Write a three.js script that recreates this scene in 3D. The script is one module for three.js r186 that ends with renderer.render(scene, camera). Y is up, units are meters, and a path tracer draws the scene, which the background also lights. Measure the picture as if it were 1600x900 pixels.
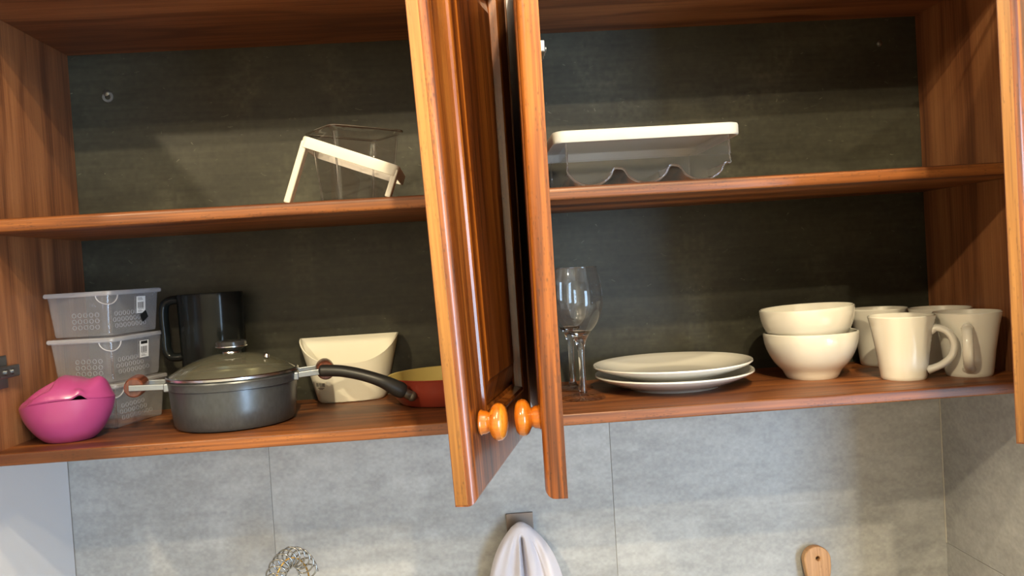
import * as THREE from 'three';
import { mergeGeometries, toCreasedNormals } from 'three/addons/utils/BufferGeometryUtils.js';
import { RoundedBoxGeometry } from 'three/addons/geometries/RoundedBoxGeometry.js';
import { RectAreaLightUniformsLib } from 'three/addons/lights/RectAreaLightUniformsLib.js';

// ---------------------------------------------------------------- camera, light, exposure
const scene = new THREE.Scene();
scene.background = new THREE.Color(0.02, 0.025, 0.03);
const camera = new THREE.PerspectiveCamera(2 * Math.atan(450 / 1295.2) * 180 / Math.PI, 16 / 9, 0.05, 30);
camera.position.set(0.6474, 0.2037, 1.4039);
camera.rotation.order = 'YXZ';
camera.rotation.set(-0.02708, -0.05294, -0.06155);
scene.add(camera);
const renderer = new THREE.WebGLRenderer({ antialias: true });
renderer.toneMapping = THREE.LinearToneMapping;
renderer.toneMappingExposure = 1.0;
renderer.shadowMap.enabled = true;
RectAreaLightUniformsLib.init();

const CEIL = 1.55, FLOOR = -1.45, REAR = 3.8, ROOM_L = -2.6, ROOM_R = 3.6;
const WARM = new THREE.Color(1.0, 0.82, 0.52), DAY = new THREE.Color(0.50, 0.73, 1.0);
// ceiling spotlights: x, z, candela, size
const LAMPS = [[-0.72, 2.28, 15.0, 2.6], [0.886, 2.58, 8.0, 1.3], [0.81, 2.04, 11.0, 1.1], [1.03, 1.43, 6.0, 1.5]];
const WIN = { x0: 2.35, x1: 3.4, y0: -1.4, y1: 0.85, z: REAR, power: 15.0 };
function ceilingLights() {
  for (const [x, z, cd, soft] of LAMPS) {
    const s = new THREE.SpotLight(WARM, cd, 0, 1.45, 0.25, 2);
    s.position.set(x, CEIL - 0.03, z); s.target.position.set(x, FLOOR, z);
    s.castShadow = true; s.shadow.radius = soft; s.shadow.mapSize.set(2048, 2048); s.name = 'spotlight_beam';
    scene.add(s, s.target);
  }
  const w = new THREE.RectAreaLight(DAY, WIN.power, WIN.x1 - WIN.x0 - 0.1, WIN.y1 - WIN.y0 - 0.1);
  w.position.set((WIN.x0 + WIN.x1) / 2, (WIN.y0 + WIN.y1) / 2, WIN.z - 0.03);
  w.lookAt(w.position.x, w.position.y, 0); w.name = 'window_daylight';
  scene.add(w);
}
ceilingLights();

// ---------------------------------------------------------------- helpers
let seed = 12345;
const rnd = () => { seed = (seed + 0x6d2b79f5) | 0; let t = Math.imul(seed ^ (seed >>> 15), 1 | seed); t = (t + Math.imul(t ^ (t >>> 7), 61 | t)) ^ t; return ((t ^ (t >>> 14)) >>> 0) / 4294967296; };
const taken = {};
const numbered = (n) => { const k = taken[n] = (taken[n] ?? -1) + 1; return k ? n + '_' + String(k).padStart(3, '0') : n; };
function mesh(name, geo, mat, parent, label) {
  const m = new THREE.Mesh(geo, mat); m.name = numbered(name); m.castShadow = m.receiveShadow = true;
  if (label) m.userData.label = label;
  (parent ?? scene).add(m); return m;
}
function thing(name, label, category, pos = [0, 0, 0], turn = 0, group) {
  const o = new THREE.Group(); o.name = numbered(name); o.position.set(...pos); o.rotation.y = turn;
  o.userData = { label, category }; if (group) o.userData.group = group;
  scene.add(o); return o;
}
function tag(o, label, category, group) { Object.assign(o.userData, { label, category }); if (group) o.userData.group = group; return o; }
function struct(name, geo, mat) { const m = mesh(name, geo, mat); m.userData.kind = 'structure'; return m; }
function copy(o, label, pos, turn = o.rotation.y) {
  const c = o.clone(); c.name = numbered(o.name.replace(/_\d{3}$/, ''));
  c.traverse((k) => { if (k !== c) k.name = numbered(k.name.replace(/_\d{3}$/, '')); });
  c.userData = { ...o.userData, label }; c.position.set(...pos); c.rotation.y = turn; scene.add(c); return c;
}
// toCreasedNormals welds at a hundredth of a unit: work in millimetres
function creased(g, a) { g.scale(1000, 1000, 1000); const r = toCreasedNormals(g, a); r.scale(0.001, 0.001, 0.001); if (r !== g) g.scale(0.001, 0.001, 0.001); return r; }
const V = (x, y, z) => new THREE.Vector3(x, y, z);
const merge = (a) => mergeGeometries(a.map((g) => { const n = g.index ? g.toNonIndexed() : g; for (const k of Object.keys(n.attributes)) if (!['position', 'normal', 'uv'].includes(k)) n.deleteAttribute(k); return n; }));
// box-mapped uv in metres; grain runs along the axis named
function boxUV(geo, grain = 'y', ou = rnd() * 3, ov = rnd() * 3) {
  const g = geo.index ? geo.toNonIndexed() : geo, p = g.attributes.position, uv = new Float32Array(p.count * 2);
  const a = V(), b = V(), c = V(), n = V();
  for (let i = 0; i < p.count; i += 3) {
    a.fromBufferAttribute(p, i); b.fromBufferAttribute(p, i + 1); c.fromBufferAttribute(p, i + 2);
    n.copy(b).sub(a).cross(c.clone().sub(a));
    const ax = Math.abs(n.x), ay = Math.abs(n.y), az = Math.abs(n.z), d = ax > ay && ax > az ? 'x' : ay > az ? 'y' : 'z';
    const rest = ['x', 'y', 'z'].filter((k) => k !== d);
    const v = rest.includes(grain) ? grain : rest[1], u = rest.find((k) => k !== v);
    [a, b, c].forEach((q, k) => { uv[(i + k) * 2] = q[u] + ou + (d === 'x' ? 0.37 : d === 'y' ? 0.71 : 0); uv[(i + k) * 2 + 1] = q[v] + ov; });
  }
  g.setAttribute('uv', new THREE.BufferAttribute(uv, 2));
  return g;
}
function box(x0, x1, y0, y1, z0, z1, r = 0.0015, grain = 'y') {
  const w = x1 - x0, h = y1 - y0, d = z1 - z0;
  const g = r ? new RoundedBoxGeometry(w, h, d, 2, Math.min(r, w / 2.01, h / 2.01, d / 2.01)) : new THREE.BoxGeometry(w, h, d);
  g.translate((x0 + x1) / 2, (y0 + y1) / 2, (z0 + z1) / 2);
  return boxUV(g, grain);
}
// rings of points -> skin; closed round each ring; optional caps
function loft(rings, { close = true, caps = [false, false], crease = 0.6 } = {}) {
  const n = rings[0].length, pos = [], uv = [], idx = [];
  rings.forEach((r, j) => r.forEach((q, i) => { pos.push(q.x, q.y, q.z); uv.push(i / n, j / (rings.length - 1)); }));
  const m = close ? n : n - 1;
  for (let j = 0; j + 1 < rings.length; j++) for (let i = 0; i < m; i++) {
    const a = j * n + i, b = j * n + (i + 1) % n, c = a + n, d = b + n;
    idx.push(a, b, d, a, d, c);
  }
  [[0, true], [rings.length - 1, false]].forEach(([j, flip], k) => {
    if (!caps[k]) return;
    const c = V(); rings[j].forEach((q) => c.add(q)); c.divideScalar(n);
    const at = pos.length / 3; pos.push(c.x, c.y, c.z); uv.push(0.5, k);
    for (let i = 0; i < n; i++) { const a = j * n + i, b = j * n + (i + 1) % n; flip ? idx.push(at, b, a) : idx.push(at, a, b); }
  });
  const g = new THREE.BufferGeometry();
  g.setAttribute('position', new THREE.Float32BufferAttribute(pos, 3)); g.setAttribute('uv', new THREE.Float32BufferAttribute(uv, 2)); g.setIndex(idx);
  g.computeVertexNormals();
  return crease ? creased(g, crease) : g;
}
const lathe = (pts, seg = 64, crease = 0.7) => {
  const g = new THREE.LatheGeometry(pts.map(([r, y]) => new THREE.Vector2(r, y)), seg);
  return crease ? creased(g, crease) : g;
};
// smooth a lathe outline with a Catmull-Rom curve
const smooth = (pts, n) => new THREE.SplineCurve(pts.map(([r, y]) => new THREE.Vector2(r, y))).getPoints(n).map((p) => [Math.max(0, p.x), p.y]);
const tube = (pts, r, seg = 40, rad = 10, closed = false) => new THREE.TubeGeometry(new THREE.CatmullRomCurve3(pts, closed), seg, r, rad, closed);
function rrect(w, d, r, y, k = 6) {        // rounded rectangle ring in the xz plane, counter-clockwise seen from below -> skin faces out going up
  const out = [];
  for (const [sx, sz, a0] of [[1, -1, -Math.PI / 2], [1, 1, 0], [-1, 1, Math.PI / 2], [-1, -1, Math.PI]])
    for (let i = 0; i <= k; i++) { const a = a0 + (i / k) * Math.PI / 2; out.push(V(sx * (w / 2 - r) + r * Math.cos(a), y, sz * (d / 2 - r) + r * Math.sin(a))); }
  return out.reverse();
}
// ---------------------------------------------------------------- noise and textures
const H = (x, y, s) => { let h = Math.imul(x | 0, 374761393) ^ Math.imul(y | 0, 668265263) ^ Math.imul(s | 0, 974634777); h = Math.imul(h ^ (h >>> 13), 1274126177); return ((h ^ (h >>> 16)) >>> 0) / 4294967296; };
function vnoise(x, y, s) {
  const xi = Math.floor(x), yi = Math.floor(y), fx = x - xi, fy = y - yi, u = fx * fx * (3 - 2 * fx), v = fy * fy * (3 - 2 * fy);
  return (H(xi, yi, s) * (1 - u) + H(xi + 1, yi, s) * u) * (1 - v) + (H(xi, yi + 1, s) * (1 - u) + H(xi + 1, yi + 1, s) * u) * v;
}
const fbm = (x, y, s, o = 4) => { let a = 0.5, t = 0, n = 0; for (let i = 0; i < o; i++) { t += a * vnoise(x, y, s + i); n += a; a *= 0.5; x *= 2.03; y *= 2.03; } return t / n; };
const clamp = (x, a = 0, b = 1) => Math.min(b, Math.max(a, x)), mix = (a, b, t) => a + (b - a) * t, sstep = (a, b, x) => { const t = clamp((x - a) / (b - a)); return t * t * (3 - 2 * t); };
function texture(w, h, fn, metresU, metresV, srgb = true) {
  const data = new Uint8Array(w * h * 4);
  for (let y = 0; y < h; y++) for (let x = 0; x < w; x++) {
    const c = fn(x / w, y / h), i = (y * w + x) * 4;
    data[i] = clamp(c[0], 0, 255); data[i + 1] = clamp(c[1], 0, 255); data[i + 2] = clamp(c[2], 0, 255); data[i + 3] = 255;
  }
  const t = new THREE.DataTexture(data, w, h); t.magFilter = THREE.LinearFilter; t.minFilter = THREE.LinearFilter;
  t.wrapS = t.wrapT = THREE.MirroredRepeatWrapping; t.repeat.set(1 / metresU, 1 / metresV);
  if (srgb) t.colorSpace = THREE.SRGBColorSpace;
  t.needsUpdate = true; return t;
}
// dark, mid, light: sRGB; figure = strength of the cathedral figure; pores = dark dashes along the grain
function woodTexture(s, dark, mid, light, { figure = 1, pores = 0.5, streak = 1, rings = 16 } = {}) {
  return texture(1024, 1024, (u, v) => {
    const X = u * 0.5, Y = v * 1.0;                     // metres: 0.5 across, 1.0 along
    const warp = (fbm(X * 7, Y * 2.2, s, 3) - 0.5) * 0.16 + (fbm(X * 24, Y * 5, s + 9, 2) - 0.5) * 0.014;
    const ring = 0.5 + 0.5 * Math.sin((X + warp) * rings * 2 * Math.PI);
    const late = Math.pow(ring, 3);
    const fine = fbm(X * 420, Y * 9, s + 20, 3), broad = fbm(X * 16, Y * 1.7, s + 30, 3);
    const tone = 0.5 + (broad - 0.5) * 1.3 * streak + (fine - 0.5) * 0.8 * streak - late * 0.34 * figure;
    let c = tone < 0.5 ? dark.map((d, k) => mix(d, mid[k], clamp(tone * 2))) : mid.map((d, k) => mix(d, light[k], clamp(tone * 2 - 1)));
    const p = vnoise(X * 2000, Y * 210, s + 40), q = vnoise(X * 300, Y * 40, s + 41);
    const pore = sstep(0.74, 0.9, p) * sstep(0.4, 0.65, q) * pores;
    return c.map((k) => k * (1 - 0.42 * pore));
  }, 0.5, 1.0);
}
const M = {};
const wood = (tex, rough, extra = {}) => new THREE.MeshPhysicalMaterial({ map: tex, roughness: rough, clearcoat: 0.35, clearcoatRoughness: 0.22, ...extra });
const doorTex = woodTexture(3, [66, 30, 9], [124, 64, 19], [168, 100, 38], { figure: 0.5, pores: 0.7, streak: 1.3, rings: 26 });
const carcTex = woodTexture(17, [92, 54, 32], [130, 82, 50], [154, 104, 66], { figure: 0.9, pores: 0.25, rings: 18 });
const shelfTex = woodTexture(29, [78, 40, 16], [128, 74, 33], [166, 104, 50], { figure: 0.7, pores: 0.7, rings: 20 });
M.door = wood(doorTex, 0.36, { clearcoat: 0.6, clearcoatRoughness: 0.14 });
M.lipping = wood(woodTexture(7, [96, 58, 20], [142, 94, 40], [170, 118, 56], { figure: 0.3, pores: 0.5, streak: 1.3, rings: 12 }), 0.45);
M.carcass = wood(carcTex, 0.5, { clearcoat: 0.12 });
M.shelf = wood(shelfTex, 0.48, { clearcoat: 0.12 });
M.knob = wood(woodTexture(41, [146, 74, 14], [186, 102, 22], [206, 130, 38], { figure: 0.4, pores: 0.3 }), 0.25, { clearcoat: 0.9, clearcoatRoughness: 0.06 });
M.board = wood(woodTexture(53, [150, 108, 72], [186, 142, 100], [206, 166, 122], { figure: 0.5, pores: 0.3 }), 0.6, { clearcoat: 0 });
// back board: dark green-grey painted hardboard with dust and scuffs
function scuffs() {
  const W = 1024, Hh = 512, f = new Float32Array(W * Hh);
  for (let k = 0; k < 420; k++) {
    const x = rnd() * W, y = rnd() * Hh, a = rnd() * Math.PI, l = 1 + rnd() * rnd() * 9, s = 0.12 + 0.5 * rnd() * rnd(), bend = (rnd() - 0.5) * 0.25;
    let px = x, py = y, an = a;
    for (let t = 0; t < l * 2; t++) { const i = (Math.floor(py) & (Hh - 1)) * W + (Math.floor(px) & (W - 1)); f[i] = Math.max(f[i], s); px += 0.5 * Math.cos(an); py += 0.5 * Math.sin(an); an += bend * 0.3; }
  }
  return (u, v) => f[Math.min(Hh - 1, Math.floor(v * Hh)) * W + Math.min(W - 1, Math.floor(u * W))];
}
const sc = scuffs();
const backTex = texture(1024, 512, (u, v) => {
  const X = u * 0.8, Y = v * 0.62;
  const n = fbm(X * 14, Y * 9, 61, 4), g = fbm(X * 190, Y * 18, 67, 3), w = fbm(X * 150, Y * 150, 71, 2), s = sc(u, v);
  const dust = sstep(0.56, 0.8, fbm(X * 14, Y * 14, 77, 4)) * (0.4 + w) * 10;
  const b = 53 + (n - 0.5) * 22 + (g - 0.5) * 12 + (w - 0.5) * 10 + dust;
  return [b * 1.0 + s * 80, b * 0.99 + s * 82, b * 0.82 + s * 74];
}, 0.8, 0.62);
M.back = new THREE.MeshPhysicalMaterial({ map: backTex, roughness: 0.42, specularIntensity: 0.6 });
const tileTex = texture(1024, 1024, (u, v) => {
  const n = fbm(u * 5, v * 6, 81, 5), g = fbm(u * 14, v * 46, 87, 3), w = fbm(u * 130, v * 150, 91, 2), p = sstep(0.55, 0.75, fbm(u * 11, v * 13, 95, 3));
  const b = 160 + (n - 0.5) * 26 + (g - 0.5) * 22 + (w - 0.5) * 20 + p * 7;
  return [b * 0.965, b * 0.975, b * 0.985];
}, 0.7, 0.7);
M.tile = new THREE.MeshPhysicalMaterial({ map: tileTex, roughness: 0.5 });
M.grout = new THREE.MeshStandardMaterial({ color: 0x9a9690, roughness: 0.9 });
const plasterTex = texture(256, 256, (u, v) => { const b = 222 + (fbm(u * 40, v * 40, 101, 3) - 0.5) * 8; return [b, b, b * 0.985]; }, 0.6, 0.6);
M.plaster = new THREE.MeshStandardMaterial({ map: plasterTex, roughness: 0.85 });
M.panel = new THREE.MeshStandardMaterial({ color: 0xc4c5cb, roughness: 0.7 });
const floorTex = texture(256, 256, (u, v) => { const b = 188 + (fbm(u * 20, v * 20, 111, 4) - 0.5) * 40; return [b, b * 0.9, b * 0.78]; }, 0.9, 0.9);
M.floor = new THREE.MeshStandardMaterial({ map: floorTex, roughness: 0.5 });
M.stone = new THREE.MeshPhysicalMaterial({ map: texture(256, 256, (u, v) => { const b = 190 + (fbm(u * 60, v * 60, 121, 3) - 0.5) * 80; return [b, b * 0.96, b * 0.9]; }, 0.3, 0.3), roughness: 0.25 });
M.pane = new THREE.MeshStandardMaterial({ color: 0xffffff, emissive: DAY, emissiveIntensity: 6, roughness: 0.3 });
M.lampGlow = new THREE.MeshStandardMaterial({ color: 0xffffff, emissive: WARM, emissiveIntensity: 6 });
M.white = new THREE.MeshStandardMaterial({ color: 0xe9e9e4, roughness: 0.5 });
M.steel = new THREE.MeshStandardMaterial({ color: 0xc6c8ca, metalness: 1, roughness: 0.24 });
M.hinge = new THREE.MeshStandardMaterial({ color: 0x86888a, metalness: 1, roughness: 0.35 });
M.wire = new THREE.MeshStandardMaterial({ color: 0x9a9da0, metalness: 1, roughness: 0.18 });
M.bronze = new THREE.MeshStandardMaterial({ color: 0x8a7e76, metalness: 0.75, roughness: 0.42 });
M.ceramic = new THREE.MeshPhysicalMaterial({ color: new THREE.Color(0.76, 0.74, 0.67), roughness: 0.22, clearcoat: 1, clearcoatRoughness: 0.04 });
M.glass = new THREE.MeshPhysicalMaterial({ color: 0xffffff, transmission: 1, thickness: 0.003, ior: 1.5, roughness: 0.0 });
M.wineGlass = new THREE.MeshPhysicalMaterial({ color: 0xffffff, transmission: 1, thickness: 0, ior: 1.5, roughness: 0.01, side: THREE.DoubleSide });
M.clear = new THREE.MeshPhysicalMaterial({ color: new THREE.Color(0.93, 0.92, 0.93), transmission: 1, thickness: 0, ior: 1.49, roughness: 0.02, side: THREE.DoubleSide });
M.clearSolid = new THREE.MeshPhysicalMaterial({ color: new THREE.Color(0.92, 0.91, 0.92), transmission: 1, thickness: 0.004, ior: 1.49, roughness: 0.03 });
M.frost = new THREE.MeshPhysicalMaterial({ color: new THREE.Color(0.92, 0.92, 0.95), transmission: 0.88, thickness: 0, ior: 1.5, roughness: 0.05, side: THREE.DoubleSide });
M.frostEdge = new THREE.MeshPhysicalMaterial({ color: new THREE.Color(0.86, 0.86, 0.90), transmission: 0.72, thickness: 0, ior: 1.5, roughness: 0.1 });
M.whitePlastic = new THREE.MeshPhysicalMaterial({ color: new THREE.Color(0.64, 0.62, 0.56), roughness: 0.42 });
M.lidPlastic = new THREE.MeshPhysicalMaterial({ color: new THREE.Color(0.72, 0.70, 0.63), roughness: 0.6, transmission: 0.3, thickness: 0 });
M.pink = new THREE.MeshPhysicalMaterial({ color: new THREE.Color(0.35, 0.052, 0.17), roughness: 0.33, clearcoat: 0.3, clearcoatRoughness: 0.15 });
M.jug = new THREE.MeshPhysicalMaterial({ color: new THREE.Color(0.010, 0.012, 0.012), roughness: 0.13, specularIntensity: 0.4 });
M.black = new THREE.MeshPhysicalMaterial({ color: new THREE.Color(0.014, 0.014, 0.014), roughness: 0.42 });
M.blackGloss = new THREE.MeshPhysicalMaterial({ color: new THREE.Color(0.022, 0.022, 0.022), roughness: 0.2, specularIntensity: 1 });
const hammer = texture(512, 256, (u, v) => { const b = 128 + (fbm(u * 260, v * 130, 131, 2) - 0.5) * 120; return [b, b, b]; }, 1, 1, false);
const potTex = texture(512, 256, (u, v) => { const b = 76 + (fbm(u * 180, v * 60, 141, 3) - 0.5) * 14; return [b, b * 1.05, b * 1.10]; }, 1, 1);
M.pot = new THREE.MeshPhysicalMaterial({ map: potTex, metalness: 0.5, roughness: 0.3, bumpMap: hammer, bumpScale: 0.00006 });
M.potMetal = new THREE.MeshStandardMaterial({ color: 0x8e949a, metalness: 0.8, roughness: 0.32 });
M.lidGlass = new THREE.MeshPhysicalMaterial({ color: new THREE.Color(0.74, 0.72, 0.56), transmission: 0.92, thickness: 0, ior: 1.52, roughness: 0.05, side: THREE.DoubleSide });
M.roller = wood(woodTexture(151, [70, 34, 22], [112, 60, 40], [140, 82, 56], { figure: 0.5 }), 0.45);
M.red = new THREE.MeshPhysicalMaterial({ color: new THREE.Color(0.25, 0.035, 0.02), roughness: 0.35, clearcoat: 0.5 });
M.cream = new THREE.MeshPhysicalMaterial({ color: new THREE.Color(0.58, 0.46, 0.16), roughness: 0.4 });
const clothBump = texture(256, 256, (u, v) => { const b = 128 + 60 * Math.sin(u * 256 * Math.PI / 2) * Math.sin(v * 256 * Math.PI / 2); return [b, b, b]; }, 0.06, 0.06, false);
M.cloth = new THREE.MeshPhysicalMaterial({ color: new THREE.Color(0.56, 0.54, 0.61), roughness: 0.95, sheen: 0.4, sheenColor: new THREE.Color(1, 1, 1), sheenRoughness: 0.6, bumpMap: clothBump, bumpScale: 0.0004 });
M.brass = new THREE.MeshStandardMaterial({ color: 0xb8924a, metalness: 1, roughness: 0.3 });
M.crock = new THREE.MeshPhysicalMaterial({ color: new THREE.Color(0.5, 0.48, 0.44), roughness: 0.4 });
M.cap = new THREE.MeshPhysicalMaterial({ color: new THREE.Color(0.16, 0.16, 0.145), roughness: 0.3 });
M.capMetal = new THREE.MeshStandardMaterial({ color: 0x77756c, metalness: 0.8, roughness: 0.35 });

// ---------------------------------------------------------------- the room
const XL = 0.0177, XR = 1.4465, YT = 0.5907, YM = 0.3056, YMB = 0.2873, YB = -0.0161, ZF = 0.297, ZM = 0.289, WZ = -0.015;
const SL = -0.039, SR = 1.467;          // faces of the two short side walls
struct('floor', box(ROOM_L, ROOM_R, FLOOR - 0.1, FLOOR, -0.2, REAR + 0.1, 0, 'z'), M.floor);
struct('ceiling', box(ROOM_L, ROOM_R, CEIL, CEIL + 0.1, -0.2, REAR + 0.1, 0, 'z'), M.plaster);
struct('wall_far_left', box(ROOM_L - 0.1, ROOM_L, FLOOR, CEIL, -0.2, REAR + 0.1, 0), M.plaster);
struct('wall_far_right', box(ROOM_R, ROOM_R + 0.1, FLOOR, CEIL, -0.2, REAR + 0.1, 0), M.plaster);
const rear = [[ROOM_L, WIN.x0, FLOOR, CEIL], [WIN.x1, ROOM_R, FLOOR, CEIL], [WIN.x0, WIN.x1, FLOOR, WIN.y0], [WIN.x0, WIN.x1, WIN.y1, CEIL]];
struct('wall_rear', merge(rear.map(([a, b, c, d]) => box(a, b, c, d, REAR, REAR + 0.1, 0))), M.plaster);
const win = struct('window_1', merge([box(WIN.x0, WIN.x0 + 0.05, WIN.y0, WIN.y1, REAR - 0.01, REAR + 0.08), box(WIN.x1 - 0.05, WIN.x1, WIN.y0, WIN.y1, REAR - 0.01, REAR + 0.08),
  box(WIN.x0, WIN.x1, WIN.y0, WIN.y0 + 0.05, REAR - 0.01, REAR + 0.08), box(WIN.x0, WIN.x1, WIN.y1 - 0.05, WIN.y1, REAR - 0.01, REAR + 0.08)]), M.white);
mesh('window_pane', box(WIN.x0 + 0.05, WIN.x1 - 0.05, WIN.y0 + 0.05, WIN.y1 - 0.05, REAR + 0.03, REAR + 0.04, 0), M.pane, win);
// wall behind the cabinets with its large cement-look tiles
const TZ = WZ - 0.0016;
const wallBack = struct('wall_back', box(ROOM_L, ROOM_R, FLOOR, CEIL, TZ - 0.12, TZ, 0), M.grout);
const TW = 0.583, TJ = 0.0003;
for (const [y0, y1] of [[-0.70, 0.0], [0.0, 0.7]]) for (const x0 of [-0.29, 0.293, 0.876])
  mesh('wall_tile', box(Math.max(x0, SL) + TJ, Math.min(x0 + TW + (x0 > 0.8 ? 0.012 : 0), SR + 0.001) - TJ, y0 + TJ, y1 - TJ, TZ, WZ, 0.0005, 'y'), M.tile, wallBack);
const wallLeft = struct('wall_left', box(SL - 0.1, SL, FLOOR, CEIL, TZ, 0.34, 0.004), M.panel);
const wallRight = struct('wall_right', box(SR + 0.0016, SR + 0.12, FLOOR, CEIL, TZ, 0.5, 0), M.grout);
for (const [y0, y1] of [[-0.95, -0.335], [-0.335, 0.25], [0.25, 0.85]])
  mesh('wall_tile', box(SR, SR + 0.0016, y0 + TJ, y1 - TJ, WZ + 0.0002, 0.499, 0.0005, 'y'), M.tile, wallRight);
struct('trim_1', box(SR - 0.0016, SR, -0.335, YB - 0.02, WZ, WZ + 0.003, 0.001), new THREE.MeshStandardMaterial({ color: 0xb4b1aa, roughness: 0.8 }));
tag(mesh('worktop', box(SL + 0.001, SR - 0.001, -0.62, -0.58, WZ + 0.001, 0.64, 0.004, 'x'), M.stone), 'speckled stone worktop below the wall cabinets, under the tiled splashback', 'worktop');
// spotlights in the ceiling
LAMPS.forEach(([x, z], i) => {
  const t = thing('ceiling_spotlight', ['round white ceiling spotlight over the left side of the kitchen', 'round white ceiling spotlight of the middle row farthest from the cabinets', 'round white ceiling spotlight in the middle of the row', 'round white ceiling spotlight nearest the cupboards'][i], 'spotlight', [x, CEIL, z]);
  mesh('lamp_ring', lathe([[0.03, -0.004], [0.036, -0.012], [0.046, -0.012], [0.05, -0.004], [0.05, 0]], 32), M.white, t);
  mesh('lamp_face', lathe([[0, -0.005], [0.03, -0.005], [0.03, 0]], 32), M.lampGlow, t);
});

// ---------------------------------------------------------------- cabinets
function noseBoard(x0, x1, y0, y1, z0, z1, r = 0.007) {        // board with a rounded front edge, grain along x
  const s = new THREE.Shape(), h = y1 - y0, d = z1 - z0;
  s.moveTo(0, 0); s.lineTo(d - r, 0); s.quadraticCurveTo(d, 0, d, r); s.lineTo(d, h - r); s.quadraticCurveTo(d, h, d - r, h); s.lineTo(0, h); s.lineTo(0, 0);
  const g = new THREE.ExtrudeGeometry(s, { depth: x1 - x0, bevelEnabled: false, curveSegments: 6 });
  g.rotateY(-Math.PI / 2); g.translate(x1, y0, z0);             // shape x -> world z, extrusion -> -x
  return creased(boxUV(g, 'x'), 0.5);
}
const DOOR_H = 0.625, DOOR_T = 0.021;
function ringRect(w, h, inset, z) { const a = w / 2 - inset, b = h / 2 - inset; return [V(-a, -b, z), V(a, -b, z), V(a, b, z), V(-a, b, z)]; }
function rects(w, h, list, caps) {                                // nested mitred rectangles -> moulded slab
  const rings = list.map(([i, z]) => ringRect(w, h, i, z)), g = loft(rings, { caps, crease: 0 });
  return creased(boxUV(g.toNonIndexed(), 'y'), 0.45);
}
const knobGeo = boxUV(lathe([[0.0118, 0], [0.0124, 0.0015], [0.0114, 0.003], [0.0110, 0.007], [0.0098, 0.0092], [0.0092, 0.0102], [0.0112, 0.0115], [0.0150, 0.0135], [0.0175, 0.0165], [0.0181, 0.0200], [0.0172, 0.0240], [0.0140, 0.0272], [0.0075, 0.0290], [0, 0.0295]], 40, 0.9).rotateX(Math.PI / 2), 'z');
const twisted = (g, w, k) => { const p = g.attributes.position; if (k) for (let i = 0; i < p.count; i++) p.setZ(i, p.getZ(i) - k * p.getY(i) * Math.abs(p.getX(i)) / w); return g; };
function makeDoor(cabinet, side, w, px, pz, turn, twist = 0, lipped = false) {       // side -1: hinged at its right edge, door runs to -x; +1: hinged at its left edge
  const slab = [[0, 0], [0, 0.0115]];
  for (let k = 1; k <= 6; k++) { const a = k / 6 * Math.PI / 2; slab.push([0.0095 * (1 - Math.cos(a)), 0.0115 + 0.0095 * Math.sin(a)]); }
  slab.push([0.060, DOOR_T], [0.0615, DOOR_T + 0.0024], [0.0645, DOOR_T + 0.0034], [0.0675, DOOR_T + 0.002], [0.069, DOOR_T - 0.007], [0.073, DOOR_T - 0.009]);
  const g = rects(w, DOOR_H, slab, [true, false]); g.translate(side * w / 2, DOOR_H / 2, 0); twisted(g, w, twist);
  const d = mesh('door', g, M.door, cabinet); d.position.set(px, YB, pz); d.rotation.y = turn;
  const p = rects(w, DOOR_H, [[0.073, DOOR_T - 0.012], [0.073, DOOR_T - 0.0095], [0.078, DOOR_T - 0.0085], [0.098, DOOR_T - 0.0015], [0.101, DOOR_T - 0.001], [0.103, DOOR_T + 0.0002]], [false, true]);
  p.translate(side * w / 2, DOOR_H / 2, 0); twisted(p, w, twist);
  mesh('raised_panel', p, M.door, d);
  const k = mesh('door_knob', knobGeo, M.knob, d); k.position.set(side * (w - 0.034), 0.0715, DOOR_T); k.scale.z = 0.9;
  if (lipped) {
    const e = twisted(box(side > 0 ? w - 0.001 : -w - 0.0006, side > 0 ? w + 0.0006 : -w + 0.001, 0.0015, DOOR_H - 0.0015, 0.0006, 0.0118, 0.0003, 'y'), w, twist);
    mesh('edge_strip', e, M.lipping, d, 'paler wood edge strip');
  }
  return d;
}
function hingeMesh(parent, x, y, z0, dir, len) {                  // in cabinet space: plate on the side panel and arm, dir = which way the plate's face looks (+1: +x)
  const g = [box(x, x + dir * 0.003, y - 0.022, y + 0.022, z0 - 0.045, z0 - 0.012, 0.001)].map((q) => q);
  const a = dir > 0 ? [x + 0.003, x + 0.012] : [x - 0.012, x - 0.003];
  g.push(box(a[0], a[1], y - 0.008, y + 0.008, z0 - len, z0 + 0.012, 0.002));
  for (const k of [-0.042, -0.026, -0.008]) { const s = new THREE.CylinderGeometry(0.0042, 0.0042, 0.003, 16); s.rotateZ(Math.PI / 2); s.translate(dir > 0 ? a[1] + 0.001 : a[0] - 0.001, y, z0 + k); g.push(s); }
  return mesh('hinge', merge(g), M.hinge, parent);
}
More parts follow.
